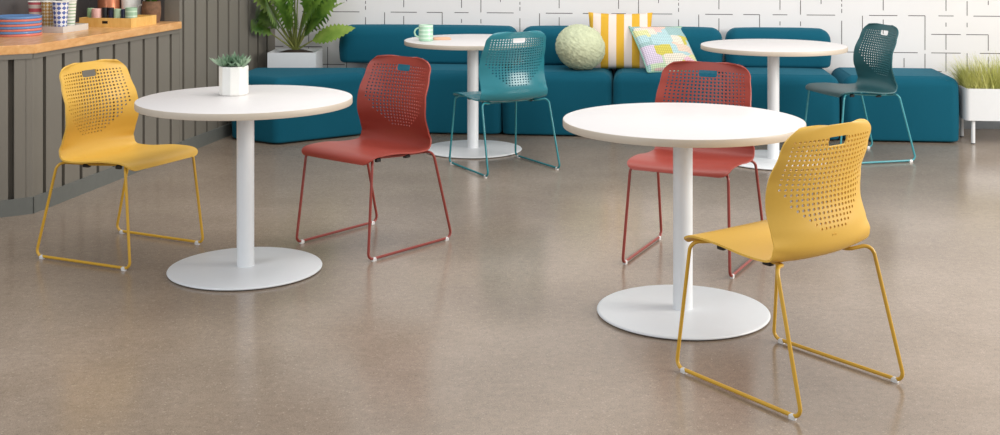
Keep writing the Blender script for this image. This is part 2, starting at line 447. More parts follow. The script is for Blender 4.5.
bm = bmesh.new()
K = L(.0, -.015)+CHD*.004; pts = [K, L(NA-.002, -.015), L(NA-.002, .632), L(-.60, .632)]
E_ = CF(.855, -.012); pts = [L(.003, -.018), L(NA-.002, -.018), L(NA-.002, .632), E_]
lo = [bm.verts.new((p.x, p.y, .826)) for p in pts]; hi = [bm.verts.new((p.x, p.y, CTZ)) for p in pts]
for i in range(4): bm.faces.new((lo[i], lo[(i+1) % 4], hi[(i+1) % 4], hi[i]))
bm.faces.new(lo[::-1]); bm.faces.new(hi)
bmesh.ops.bevel(bm, geom=bm.edges[:], offset=.003, segments=2, affect='EDGES')
ct = obj('countertop', bm, M['counterwood']); tag(ct, 'honey-coloured wooden worktop on the grey counter', 'countertop')

# ------------------------------------------------------------------ pedestal tables
def make_table(label, x, y, pole=.037):
    t = thing('pedestal_table', label, 'table', (x, y, 0), 0, 'round white pedestal tables')
    R, H, TH = .457, .737, .0275
    bm = bmesh.new(); lathe(bm, [(0, H-TH), (R-.004, H-TH), (R-.004, H-.0025), (R-.003, H-.0008), (R-.005, H), (0, H)], 128); obj('tabletop', bm, M['tabletop'], t, 30)
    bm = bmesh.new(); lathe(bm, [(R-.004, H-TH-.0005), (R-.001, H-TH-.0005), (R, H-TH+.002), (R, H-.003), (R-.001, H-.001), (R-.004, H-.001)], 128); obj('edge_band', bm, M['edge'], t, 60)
    bm = bmesh.new(); lathe(bm, [(0, .012), (pole+.004, .012), (pole+.001, .017), (pole, .02), (pole, H-TH-.012), (0, H-TH-.012)], 48); obj('pole', bm, M['whitemetal'], t)
    bm = bmesh.new(); RB = .327
    lathe(bm, [(0, .003), (RB-.006, .003), (RB-.001, .005), (RB, .008), (RB-.002, .0115), (RB-.008, .0135), (.12, .0165), (.06, .0185), (0, .0185)], 128); obj('base', bm, M['whitemetal'], t, 50)
    bm = bmesh.new(); lathe(bm, [(0, 0), (RB-.012, 0), (RB-.012, .0032), (0, .0032)], 64); obj('floor_gasket', bm, M['bumper'], t)
    bm = bmesh.new(); lathe(bm, [(0, H-TH-.014), (.11, H-TH-.014), (.11, H-TH-.0006), (0, H-TH-.0006)], 48); obj('mounting_plate', bm, M['whitemetal'], t)
    return t
def table_at(label, x, y):
    t = make_table(label, x, y); return t
table_at('round white pedestal table carrying the little succulent pot', -1.1426, 5.1636)
table_at('round white pedestal table in the foreground between yellow and brick-red chairs', .6547, 4.5721)
table_at('round white pedestal table with a mint mug and a peach card on it', -.2545, 8.0141)
table_at('round white pedestal table near the sofa beside the dark teal chair', 1.6682, 7.6294)

# ------------------------------------------------------------------ chairs
PROF = [(.262, .421), (.254, .434), (.236, .4445), (.19, .4520), (.10, .4495), (.01, .4390), (-.07, .4295), (-.122, .4300), (-.158, .4440), (-.179, .4730), (-.1835, .5150),
        (-.176, .560), (-.1685, .605), (-.1685, .650), (-.177, .705), (-.1885, .758), (-.1985, .805), (-.2075, .852)]
def catmull(pts, n=24):
    out = []
    P = [pts[0]]+list(pts)+[pts[-1]]
    for i in range(1, len(P)-2):
        for k in range(n):
            t = k/n; r = []
            for d in (0, 1):
                a, b, c, e = P[i-1][d], P[i][d], P[i+1][d], P[i+2][d]
                r.append(.5*(2*b+(c-a)*t+(2*a-5*b+4*c-e)*t*t+(3*b-a-3*c+e)*t**3))
            out.append(tuple(r))
    out.append(pts[-1]); return out
CURVE = catmull(PROF)[::-1]       # from the top of the back down to the seat front
ARC = [0]
for a, b in zip(CURVE, CURVE[1:]): ARC.append(ARC[-1]+math.hypot(b[0]-a[0], b[1]-a[1]))
TOT = ARC[-1]
def curve_at(d):
    d = min(max(d, 0), TOT)
    lo = 0
    for i in range(len(ARC)-1):
        if ARC[i+1] >= d: lo = i; break
    f = (d-ARC[lo])/max(ARC[lo+1]-ARC[lo], 1e-9)
    a, b = CURVE[lo], CURVE[lo+1]
    i0, i1 = max(lo-10, 0), min(lo+11, len(CURVE)-1)
    ty, tz = CURVE[i1][0]-CURVE[i0][0], CURVE[i1][1]-CURVE[i0][1]; l = math.hypot(ty, tz)
    return a[0]+(b[0]-a[0])*f, a[1]+(b[1]-a[1])*f, -tz/l, ty/l      # point, normal towards the sitter
def interp(tab, d):
    if d <= tab[0][0]: return tab[0][1]
    for (a, x), (b, y) in zip(tab, tab[1:]):
        if d <= b:
            f = (d-a)/(b-a); f = f*f*(3-2*f); return x+(y-x)*f
    return tab[-1][1]
WT = [(0, .206), (.06, .209), (.17, .221), (.22, .226), (.29, .225), (.34, .226), (.42, .232), (.50, .235), (.65, .236), (TOT, .230)]
CT = [(0, .026), (.10, .042), (.19, .060), (.26, .063), (.33, .054), (.40, .037), (.46, .015), (.60, .008), (.8, .004), (TOT, -.004)]
def halfw(d):
    w = interp(WT, d); R = .062
    if d < R: w -= R-math.sqrt(max(R*R-(R-d)**2, 0))
    R = .045; e = TOT-d
    if e < R: w -= R-math.sqrt(max(R*R-(R-e)**2, 0))
    return w
def shell_bm():
    NC = 21; UM = .885; du = 2*UM/NC
    cols = [-1, -.975, -.94, -.905]; cols += [-UM+du*k/2 for k in range(2*NC+1)]; cols += [.905, .94, .975, 1]
    c0 = 4                                   # index of the first hole column line
    HR, NR, HP = .038, 19, .0158
    rows = [0, .0015, .005, .010, .017, .025, .032]; r0 = len(rows)
    rows += [HR+HP*k/2 for k in range(2*NR+1)]
    d = rows[-1]; rest = TOT-.028-d; m = int(rest/.012)
    rows += [d+rest*(k+1)/m for k in range(m)]
    rows += [TOT-.020, TOT-.013, TOT-.007, TOT-.003, TOT-.0008, TOT]
    def pos(u, d):
        w = halfw(d); d = d+.013*abs(u)**2.5*max(0, 1-d/.12); y, z, ny, nz = curve_at(d); c = interp(CT, d)*abs(u)**2.3
        return Vector((w*u, y+ny*c, z+nz*c))
    bm = bmesh.new(); V = {}
    def vert(i, j):                          # column, row
        if (i, j) not in V: V[(i, j)] = bm.verts.new(pos(cols[i], rows[j]))
        return V[(i, j)]
    def lim(r): return 10 if r <= 10 else int(round(10-7*((r-10)/8)**1.1))
    slot = set()
    for r in (0, 1):
        for c in range(-2, 3): slot.add((r, c))
    skip = set(); holes = []
    for r in range(NR):
        for c in range(-10, 11):
            i, j = c0+2*(c+10), r0+2*r
            cells = [(i, j), (i+1, j), (i, j+1), (i+1, j+1)]
            if (r, c) in slot: skip.update(cells)
            elif abs(c) <= lim(r): skip.update(cells); holes.append((i, j, r, c))
    for j in range(len(rows)-1):
        for i in range(len(cols)-1):
            if (i, j) in skip: continue
            bm.faces.new((vert(i, j), vert(i+1, j), vert(i+1, j+1), vert(i, j+1)))
    for i, j, r, c in holes:
        ring = [(i, j), (i+1, j), (i+2, j), (i+2, j+1), (i+2, j+2), (i+1, j+2), (i, j+2), (i, j+1)]
        uc, dc = cols[i+1], rows[j+1]
        far = max(abs(c)/10, abs(r-6)/13); h = .365-.12*far**2
        hu, hd = du*h, HP*h
        q = .72
        sh = [(-q, -q), (0, -1), (q, -q), (1, 0), (q, q), (0, 1), (-q, q), (-1, 0)]
        inn = [bm.verts.new(pos(uc+a*hu, dc+b*hd)) for a, b in sh]; out = [vert(*k) for k in ring]
        for k in range(8): bm.faces.new((out[k], out[(k+1) % 8], inn[(k+1) % 8], inn[k]))
    # the grip slot: round its corners, narrower below
    ia, ib, ja, jb = c0+2*8, c0+2*13, r0, r0+4
    def mv(i, j, a, b): V[(i, j)].co = pos(cols[i]+a*du, rows[j]+b*HP)
    mv(ia, jb, .18, -.12); mv(ib, jb, -.18, -.12); mv(ia, jb-1, .02, 0); mv(ib, jb-1, -.02, 0); mv(ia+1, jb, .1, -.03); mv(ib-1, jb, -.1, -.03)
    mv(ia, ja, -.08, .06); mv(ib, ja, .08, .06); mv(ia, jb-2, -.10, 0); mv(ib, jb-2, .10, 0)
    bm.normal_update()
    # thickness
    th = .0065; verts = bm.verts[:]; faces = bm.faces[:]
    be = [e for e in bm.edges if len(e.link_faces) == 1]
    nm = {v: v.normal.copy() for v in verts}
    s = 1 if nm[V[(len(cols)//2, r0+2*NR+4)]].y > 0 else -1
    lower = {v: bm.verts.new(v.co-nm[v]*th*s) for v in verts}
    for f in faces: bm.faces.new([lower[v] for v in reversed(f.verts)])
    for e in be:
        a, b = e.verts; bm.faces.new((a, b, lower[b], lower[a]))
    return bm
def sled_path(s):
    pts = [(s*.158, -.02, .4200), (s*.158, -.118, .4175), (s*.232, -.156, .4310), (s*.249, -.268, .0105), (s*.239, .267, .0105), (s*.219, .222, .4290), (s*.158, .165, .4340), (s*.158, -.02, .4200)]
    return fillet(pts, [.03, .034, .026, .026, .034, .05], 8)
def make_chair(shell, metal, label, loc, heading):
    t = thing('sled_base_chair', label, 'chair', loc, math.radians(heading-90), 'perforated shell chairs')
    obj('seat_shell', shell_bm(), shell, t, 50)
    for s in (-1, 1):
        bm = bmesh.new(); tube(bm, sled_path(s), .0063, 12); obj('sled_leg', bm, metal, t)
    for y, zz in ((-.075, .4165), (.115, .4290)):
        bm = bmesh.new(); tube(bm, [(-.158, y, zz), (0, y, zz-.002), (.158, y, zz)], .0056, 10); obj('cross_bar', bm, metal, t)
    bm = bmesh.new()      # small raised mark low on the outside of the back
    for x0, x1, dz in ((-.012, -.008, .003), (-.006, -.002, .0022), (.000, .003, .003), (.005, .0115, .0022)): box(bm, x0, x1, -.1912, -.1880, .505-dz, .505+dz)
    obj('raised_mark', bm, shell, t)
    for s in (-1, 1):
        bm = bmesh.new(); rounded_prism(bm, [(s*.158-.011, -.075), (s*.158+.011, -.075), (s*.158+.011, -.04), (s*.158-.011, -.04)], .006, .405, .416, .003, .003, 3); obj('stacking_bumper', bm, M['bumper'], t)
        bm = bmesh.new(); rounded_prism(bm, [(s*.165-.008, .12), (s*.165+.008, .12), (s*.165+.008, .15), (s*.165-.008, .15)], .005, .414, .427, .003, .003, 3); obj('stacking_bumper', bm, M['bumper'], t)
        for y in (-.232, .232):
            f = (y+.268)/.535; x = s*(.249*(1-f)+.239*f)
            bm = bmesh.new(); rounded_prism(bm, [(x-.0072, y-.012), (x+.0072, y-.012), (x+.0072, y+.012), (x-.0072, y+.012)], .004, 0.0, .011, .003, .002, 3); obj('glide', bm, M['glide'], t)
    return t
def copy_tree(o):
    c = o.copy(); COL.objects.link(c)
    for ch in list(o.children):
        d = ch.copy(); COL.objects.link(d); d.parent = c
    return c
chair0 = make_chair(M['yellow'], M['yellowmetal'], 'yellow perforated shell chair beside the grey counter', (-1.770, 5.461, 0), -25)
specs = [
    (M['red'], M['redmetal'], 'brick-red perforated shell chair at the table with the succulent', (-.6433, 5.6273, 0), -129.3),
    (M['red'], M['redmetal'], 'brick-red perforated shell chair partly hidden behind the foreground white table', (.818, 5.350, 0), -116.5),
    (M['yellow'], M['yellowmetal'], 'yellow perforated shell chair nearest the camera, its back turned to us', (.899, 3.903, 0), 126.5),
    (M['teal'], M['tealmetal'], 'teal perforated shell chair at the table with the mint mug', (-.0484, 7.4279, 0), 119.4),
    (M['deepteal'], M['aquametal'], 'dark teal perforated shell chair with aqua legs before the sofa end', (2.2417, 7.7708, 0), 194.8)]
for sh, mt, lab, loc, hd in specs:
    c = copy_tree(chair0); c['label'] = lab; c.location = loc; c.rotation_euler = (0, 0, math.radians(hd-90))
    for ch in c.children:
        k = ch.name.split('.')[0]
        if k in ('seat_shell', 'sled_leg', 'cross_bar', 'raised_mark'):
            ch.material_slots[0].link = 'OBJECT'; ch.material_slots[0].material = sh if k in ('seat_shell', 'raised_mark') else mt

# ------------------------------------------------------------------ sofa modules
SH = .455
def seat_block(name, label, u0, u1, v0=.06, v1=.69, back=None, group='teal sofa modules'):
    c = W((u0+u1)/2, (v0+v1)/2)
    t = thing(name, label, 'sofa', c, WA, group)
    hw, hd = (u1-u0)/2-.004, (v1-v0)/2
    bm = bmesh.new(); rounded_prism(bm, [(-hw, -hd), (hw, -hd), (hw, hd), (-hw, hd)], .065, .010, SH, .075, .016, 8, .004)
    obj('seat', bm, M['sofa'], t, 60)
    for sx in (-1, 1):
        for sy in (-1, 1):
            bm = bmesh.new(); lathe(bm, [(0, 0), (.022, 0), (.024, .014), (0, .014)], 20, sx*(hw-.09), sy*(hd-.08)); obj('foot', bm, M['bumper'], t)
    if back:
        b0, b1, h = back
        x0, x1 = b0-(u0+u1)/2, b1-(u0+u1)/2
        y0, y1 = hd-.195, hd+.045
        bm = bmesh.new(); rounded_prism(bm, [(x0, y0), (x1, y0), (x1, y1), (x0, y1)], .09, SH+.003, h, .085, .03, 8, .006)
        obj('backrest', bm, M['sofa'], t, 60)
    return t
seat_block('sofa_module', 'wide teal sofa module behind the mint mug table', -1.02, .003, back=(-1.305, .068, .742))
seat_block('sofa_module', 'teal sofa module carrying the round knitted cushion', .003, .795, back=(.092, .792, .742))
seat_block('sofa_module', 'teal sofa module carrying the pastel patchwork cushion', .795, 1.583, back=(.802, 1.600, .742))
seat_block('sofa_module', 'teal sofa module behind the table beside the dark teal chair', 1.583, 2.378, back=(1.625, 2.388, .742))
seat_block('sofa_ottoman', 'backless teal seat block beside the grass planter', 2.392, 3.186)
# canted chaise block in the corner
c = Vector((-1.48, 8.62, 0))
t = thing('sofa_ottoman', 'canted teal chaise block in front of the leafy plant', 'sofa', c, 0, 'teal sofa modules')
poly = [(-1.60, 8.185), (-1.055, 8.59), (-1.035, 8.93), (-1.93, 8.93), (-1.965, 8.42)]
poly = [(x-c.x, y-c.y) for x, y in poly]
bm = bmesh.new(); rounded_prism(bm, poly, .07, .010, SH, .07, .016, 8, .004); obj('seat', bm, M['sofa'], t, 60)
for x, y in ((-.10, -.27), (.32, .10), (.32, .22), (-.34, .22), (-.36, -.10)):
    bm = bmesh.new(); lathe(bm, [(0, 0), (.022, 0), (.024, .014), (0, .014)], 20, x, y); obj('foot', bm, M['bumper'], t)

# ------------------------------------------------------------------ cushions
def pillow_bm(w, h, th, n=28, pinch=.05, puff=.42):
    bm = bmesh.new(); uvl = bm.loops.layers.uv.new('UVMap')
    def pt(i, j, s):
        x, y = -1+2*i/n, -1+2*j/n
        px = x*(1-pinch*(1-y*y)**1.0*abs(x)); py = y*(1-pinch*(1-x*x)*abs(y))
        t = ((1-x*x)*(1-y*y))**puff
        return (px*w/2, py*h/2, s*th/2*t)
    top = [[bm.verts.new(pt(i, j, 1)) for i in range(n+1)] for j in range(n+1)]
    bot = [[top[j][i] if i in (0, n) or j in (0, n) else bm.verts.new(pt(i, j, -1)) for i in range(n+1)] for j in range(n+1)]
    for g, rev in ((top, 0), (bot, 1)):
        for j in range(n):
            for i in range(n):
                q = [(i, j), (i+1, j), (i+1, j+1), (i, j+1)]
                if rev: q = q[::-1]
                f = bm.faces.new([g[b][a] for a, b in q])
                for lp, (a, b) in zip(f.loops, q): lp[uvl].uv = (a/n, b/n)
    return bm
def edge_cord(w, h, r, pinch=.05, n=28):
    bm = bmesh.new(); pts = []
    def pt(x, y): return (x*(1-pinch*(1-y*y)*abs(x))*w/2, y*(1-pinch*(1-x*x)*abs(y))*h/2, 0)
    for k in range(n): pts.append(pt(-1+2*k/n, -1))
    for k in range(n): pts.append(pt(1, -1+2*k/n))
    for k in range(n): pts.append(pt(1-2*k/n, 1))
    for k in range(n+1): pts.append(pt(-1, 1-2*k/n))
    tube(bm, pts, r, 6); return bm
def place(o, centre, xdir, ydir):
    x = Vector(xdir).normalized(); y = Vector(ydir); y = (y-x*y.dot(x)).normalized(); z = x.cross(y)
    m = Matrix((x, y, z)).transposed().to_4x4(); m.translation = Vector(centre); o.matrix_world = m

# striped pillow leaning on the backrests
o = obj('striped_cushion', pillow_bm(.475, .43, .12, pinch=.06), M['stripe'], None, 80, False)
tag(o, 'square yellow and white striped cushion leaning upright against the sofa back', 'cushion', 'cushions on the sofa')
place(o, W(.845, .325, .652), WE, Vector((0, 0, 1))+WN*.22)
# pastel patchwork pillow
t = thing('patchwork_cushion', 'tilted pastel patchwork cushion with sea-green edge', 'cushion', (0, 0, 0), 0, 'cushions on the sofa')
TL, BL, TR = Vector((.868, 8.80, .742)), Vector((1.02, 8.565, .478)), Vector((1.229, 8.94, .7285))
xd = TR-TL; yd = TL-BL; cen = (TR+BL)/2
place(t, cen, xd, yd)
b = obj('cover', pillow_bm(.44, .44, .12, pinch=.04), M['patch'], t, 80, False)
obj('piping', edge_cord(.44, .44, .0055, .04), M['piping'], t, 80)
# round knitted pillow
bm = bmesh.new(); NU, NV = 160, 110; g = []
for j in range(NV+1):
    th = PI*j/NV; row = []
    for i in range(NU):
        ph = 2*PI*i/NU
        q = Vector((math.sin(th)*math.cos(ph), math.sin(th)*math.sin(ph), math.cos(th)))
        r = 1+.022*noise.noise(q*4.5)+.026*noise.noise(q*13)+.018*noise.noise(q*27)+.006*math.sin(30*ph+5*math.cos(th))*math.sin(th)
        r *= 1+.03*math.sin(2*ph+.6)*math.sin(th)
        row.append(bm.verts.new((.183*r*math.sin(th)*math.cos(ph), .165*r*math.sin(th)*math.sin(ph), .164*r*math.cos(th))) if 0 < j < NV else None)
    g.append(row)
pn, ps = bm.verts.new((0, 0, .172)), bm.verts.new((0, 0, -.172))
for j in range(NV):
    for i in range(NU):
        k = (i+1) % NU
        if j == 0: bm.faces.new((pn, g[1][i], g[1][k]))
        elif j == NV-1: bm.faces.new((g[j][i], ps, g[j][k]))
        else: bm.faces.new((g[j][i], g[j+1][i], g[j+1][k], g[j][k]))
o = obj('round_cushion', bm, M['knit'], None, 80)
tag(o, 'round pale mint knitted cushion on the sofa', 'cushion', 'cushions on the sofa')
o.location = W(.560, .515, SH+.166); o.rotation_euler = (.35, .45, .3)

# ------------------------------------------------------------------ things on the tables
TZ = .737
def mug_bm(r, h, rb=None, wall=.004):
    rb = rb or r
    bm = bmesh.new()
    lathe(bm, [(0, 0), (rb-.004, 0), (rb, .004), (r, h-.002), (r-.0015, h), (r-wall, h-.002), (rb-wall, .008), (0, .007)], 40)
    return bm
t = thing('mug', 'mint banded mug on the far white table', 'mug', (-.562, 7.925, TZ))
obj('cup_body', mug_bm(.047, .106), M['mintband'], t)
bm = bmesh.new(); handle(bm, .047, .026, .086, .032, .0055, math.radians(188)); obj('handle', bm, M['mintmug'], t)
bm = bmesh.new(); rounded_prism(bm, [(-.058, -.05), (.058, -.05), (.058, .05), (-.058, .05)], .006, 0, .010, .002, .002, 3)
o = obj('note_card', bm, M['note']); tag(o, 'small peach card block lying beside the mint mug', 'card'); o.location = (-.462, 8.035, TZ); o.rotation_euler = (0, 0, .12)

# leaf blade helper: pointed, folded, curved
def blade(bm, base, d, up, ln, wd, seg=8, curl=.3, fold=.25, serr=0.0, thick=0.0, shape=.8, mi=0):
    d = Vector(d).normalized(); up = Vector(up); side = d.cross(up).normalized(); up = side.cross(d).normalized()
    L_, C_, R_ = [], [], []
    for k in range(seg+1):
        f = k/seg
        c = Vector(base)+d*(ln*f*(1-.15*curl*f))-up*(ln*curl*f*f*.5)
        w = wd/2*math.sin(PI*min(f**shape, 1))**.85 if 0 < f < 1 else 0.0004
        if serr and 0 < k < seg: w *= 1+serr*math.cos(PI*k/3)
        L_.append(bm.verts.new(c+side*w+up*w*fold)); R_.append(bm.verts.new(c-side*w+up*w*fold)); C_.append(bm.verts.new(c-up*thick*math.sin(PI*f)))
    for k in range(seg):
        for a, b_ in ((L_, C_), (C_, R_)):
            f = bm.faces.new((a[k], b_[k], b_[k+1], a[k+1])); f.material_index = mi

# succulent in its faceted pot
t = thing('succulent_pot', 'small spiky succulent in a white faceted pot on the left table', 'plant', (-1.218, 5.272, TZ))
bm = bmesh.new(); n = 10
lathe(bm, [(0, 0), (.058, 0), (.0635, .006), (.0635, .124), (.0615, .127), (.0585, .126), (.0585, .112), (0, .112)], n, rot=math.radians(18))
obj('pot', bm, M['ceramic'], t, 20)
bm = bmesh.new(); lathe(bm, [(0, .1125), (.056, .1125), (.05, .117), (0, .119)], 24); obj('soil', bm, M['soil'], t)
rnd = random.Random(3)
for cx, cy, s in ((-.030, -.020, 1.05), (.030, -.018, 1.0), (.0, .028, 1.1)):
    bm = bmesh.new()
    for ring, (cnt, el, ln) in enumerate(((9, 26, .075), (8, 46, .064), (5, 68, .048))):
        for k in range(cnt):
            a = 2*PI*(k+.5*ring)/cnt+rnd.uniform(-.15, .15); e = math.radians(el+rnd.uniform(-9, 9))
            blade(bm, (cx, cy, .119), (math.cos(a)*math.cos(e), math.sin(a)*math.cos(e), math.sin(e)), (0, 0, 1), ln*s*rnd.uniform(.85, 1.12), .018*s, 7, -.2, .35, thick=.006, shape=.75)
    obj('rosette', bm, M['succ'], t, 60)

# ------------------------------------------------------------------ leafy plant in the corner
pc = Vector((-1.638, 9.125, 0)); PHT = .556
t = thing('potted_plant', 'leafy dark green plant in a square white planter in the corner', 'plant', pc)
bm = bmesh.new(); hw, hd = .181, .165
prof = [(hw, hd, 0), (hw, hd, PHT), (hw-.012, hd-.012, PHT), (hw-.012, hd-.012, PHT-.03)]
rings = [[bm.verts.new((sx*a, sy*b, z)) for sx, sy in ((-1, -1), (1, -1), (1, 1), (-1, 1))] for a, b, z in prof]
for a, b in zip(rings, rings[1:]):
    for i in range(4): bm.faces.new((a[i], a[(i+1) % 4], b[(i+1) % 4], b[i]))
bm.faces.new(rings[0][::-1]); bm.faces.new(rings[-1]); obj('planter_box', bm, M['planter'], t)
bm = bmesh.new(); lathe(bm, [(0, PHT-.0285), (.145, PHT-.0285), (.13, PHT-.012), (.07, PHT+.004), (0, PHT+.008)], 28); obj('soil', bm, M['soil'], t)
def keep_in(bm):
    """leaves bend away from the two walls"""
    for v in bm.verts:
        p = pc+v.co
        b_ = (p-L0).dot(LN)
        if b_ > -.03: p = p-LN*(b_+.03+.25*max(0, 0))
        w_ = (p-W0).dot(WN)
        if w_ > -.03: p = p-WN*(w_+.03)
        v.co = p-pc
rnd = random.Random(11)
def frond(az, el, ln, droop, n, lw, lf, mt, serr=.12, r=.009):
    az, el = math.radians(az), math.radians(el)
    d0 = Vector((math.cos(az)*math.cos(el), math.sin(az)*math.cos(el), math.sin(el)))
    hz = Vector((math.cos(az), math.sin(az), 0)); base = Vector((hz.x*.035, hz.y*.035, PHT-.005)); path = []
    for k in range(13):
        f = k/12; path.append(base+d0*(ln*f)+(hz*.6-Vector((0, 0, 1)))*(droop*ln*f*f))
    bm = bmesh.new(); tube(bm, path, r, 7, taper=lambda f: 1-.75*f); keep_in(bm)
    s = obj('stalk', bm, M['stalk'], t, 60)
    bm = bmesh.new()
    for k in range(n):
        f = .30+.68*k/(n-1); x = f*12; i = min(int(x), 11); p = path[i].lerp(path[i+1], x-i)
        tg = (path[i+1]-path[i]).normalized(); sd = tg.cross(Vector((0, 0, 1)));
        if sd.length < .1: sd = Vector((1, 0, 0))
        sd.normalize(); upv = sd.cross(tg)
        for sg in (-1, 1):
            dd = sd*sg*.85+tg*.62+upv*rnd.uniform(-.05, .3)
            blade(bm, p, dd, upv, lf*(1.05-.5*abs(f-.6))*rnd.uniform(.85, 1.15), lw*rnd.uniform(.85, 1.1), 9, rnd.uniform(.1, .5), .22, serr)
    blade(bm, path[-1], path[-1]-path[-2], Vector((0, 0, 1)), lf, lw, 9, .3, .2, serr)
    keep_in(bm)
    lv = obj('leaflets', bm, mt, s, 80)
    return s
# the broad serrated leaves
def broad(az, el, ln, wd, curl, stalk, mt, lobes=.13, seg=22, face=(0, 0, 1)):
    az, el = math.radians(az), math.radians(el)
    d = Vector((math.cos(az)*math.cos(el), math.sin(az)*math.cos(el), math.sin(el)))
    base = Vector((0, 0, PHT)); p = [base+d*(stalk*k/6) for k in range(7)]
    bm = bmesh.new(); tube(bm, p, .0085, 7, taper=lambda f: 1-.45*f); keep_in(bm); s = obj('stalk', bm, M['stalk'], t, 60)
    bm = bmesh.new(); blade(bm, p[-1], d*.9+Vector((0, 0, -.15)), face, ln, wd, seg, curl, .12, lobes, shape=.8); keep_in(bm)
    obj('broad_leaf', bm, mt, s, 80)
broad(-14, 30, .36, .15, .25, .16, M['leafpale'], .14, 66, (0, -.75, .65))
broad(-48, 46, .26, .12, .3, .17, M['leaf'], .18, 60, (0, -.7, .7))
broad(206, 36, .34, .14, .3, .22, M['leaf'], .35, 60, (0, -.6, .8))
rnd = random.Random(21)
for i, (a, e, st, ln) in enumerate([(198, 50, .22, .38), (212, 60, .26, .40), (236, 50, .24, .36), (256, 62, .18, .38), (280, 54, .22, .36), (304, 58, .20, .38), (326, 52, .20, .38),
        (346, 58, .18, .38), (4, 66, .22, .38), (222, 74, .36, .40), (250, 78, .40, .38), (290, 78, .40, .38), (318, 72, .34, .38), (350, 76, .40, .36), (196, 70, .36, .38), (270, 84, .55, .36), (230, 64, .34, .40), (310, 66, .32, .40), (265, 70, .30, .40), (20, 74, .34, .38), (336, 64, .28, .38)]):
    broad(a, e, ln, rnd.uniform(.12, .15), rnd.uniform(.3, .6), st, M['leafpale'] if i % 3 == 1 else M['leaf'], .42, 66, (rnd.uniform(-.5, .5), rnd.uniform(-.9, -.2), .7))
# ------------------------------------------------------------------ grass planter
u0, u1, v0, v1 = 3.212, 4.45, .36, .71
c = W((u0+u1)/2, (v0+v1)/2)
t = thing('grass_planter', 'long white planter on legs full of yellow-green grass', 'planter', c, WA)
hw, hd = (u1-u0)/2, (v1-v0)/2; pz0, pz1 = .163, .382
bm = bmesh.new()
def rr(a, b, z, rad=.03, seg=5):
    vs = []
    for k, (sx, sy) in enumerate(((1, -1), (1, 1), (-1, 1), (-1, -1))):
        for q in range(seg+1):
            an = -PI/2+PI/2*k+PI/2*q/seg
            vs.append(bm.verts.new((sx*(a-rad)+rad*math.cos(an), sy*(b-rad)+rad*math.sin(an), z)))
    return vs
rings = [rr(hw, hd, pz0), rr(hw, hd, pz1), rr(hw-.008, hd-.008, pz1, .022), rr(hw-.008, hd-.008, pz1-.03, .022)]
for a, b in zip(rings, rings[1:]):
    m = len(a)
    for i in range(m): bm.faces.new((a[i], a[(i+1) % m], b[(i+1) % m], b[i]))
bm.faces.new(rings[0][::-1]); bm.faces.new(rings[-1]); obj('planter_box', bm, M['planter'], t)
for sx in (-1, 1):
    for sy in (-1, 1):
        bm = bmesh.new(); lathe(bm, [(0, .006), (.0135, .006), (.0135, pz0+.001), (0, pz0+.001)], 20, sx*(hw-.055), sy*(hd-.03)); lg = obj('leg', bm, M['planter'], t)
        bm = bmesh.new(); lathe(bm, [(0, 0), (.012, 0), (.012, .007), (0, .007)], 20, sx*(hw-.055), sy*(hd-.03)); obj('foot_pad', bm, M['bumper'], lg)
bm = bmesh.new(); box(bm, -hw+.01, hw-.01, -hd+.01, hd-.01, pz1-.029, pz1-.02); obj('soil', bm, M['soil'], t)
bm = bmesh.new(); rnd = random.Random(5)
for k in range(5200):
    x, y = rnd.uniform(-hw+.02, hw-.02), rnd.uniform(-hd+.02, hd-.02)
    az = rnd.uniform(0, 2*PI); ln = rnd.uniform(.15, .30); lean = abs(rnd.gauss(0, .42))
    ex = max(0, abs(x)-hw+.16)/.16
    if x < 0 and ex > 0: az = PI+rnd.uniform(-1.6, 1.6); lean += .25*ex; ln *= 1-.2*ex
    d = Vector((math.cos(az)*lean, math.sin(az)*lean, 1)).normalized()
    side = Vector((-math.sin(az), math.cos(az), 0))*rnd.uniform(.0013, .0024); p = Vector((x, y, pz1-.022)); prev = None
    hz = Vector((math.cos(az), math.sin(az), -.5)); br = rnd.uniform(.1, .9)
    for q in range(5):
        f = q/4; c_ = p+d*ln*f+hz*(ln*br*f*f*.6); w = 1-f*.9
        cur = (bm.verts.new(c_-side*w), bm.verts.new(c_+side*w))
        if prev: bm.faces.new((prev[0], prev[1], cur[1], cur[0]))
        prev = cur
o = obj('grass', bm, M['grass'], t, 180, False); o['kind'] = 'stuff'

# ------------------------------------------------------------------ things on the counter
ZC = CTZ
# stack of plates
pcx, pcy = -2.795, 6.775
rnd = random.Random(2)
ords = ['lowest of the stack', 'second from the bottom', 'third from the bottom', 'fourth from the bottom', 'fourth from the top', 'third from the top', 'just under the top one', 'topmost of the stack']
PT = .0137
plate0 = {}
def plate_bm():
    bm = bmesh.new(); R = .137
    lathe(bm, [(0, 0), (R-.006, 0), (R-.001, .0015), (R, .004), (R, .0120), (R-.002, .0135), (R-.010, .0130), (R-.03, .006), (0, .005)], 64); return bm
base_plate = obj('plate', plate_bm(), M['pinkplate'])
for k in range(8):
    o = base_plate if k == 0 else base_plate.copy()
    if k: COL.objects.link(o)
    col = 'coral' if k % 2 == 0 else 'blue'
    if k % 2: o.material_slots[0].link = 'OBJECT'; o.material_slots[0].material = M['blueplate']
    o.location = (pcx+rnd.uniform(-.002, .002), pcy+rnd.uniform(-.002, .002), ZC+k*PT)
    tag(o, f'{col} plate on the counter, {ords[k]}', 'plate', 'stacked blue and coral plates')

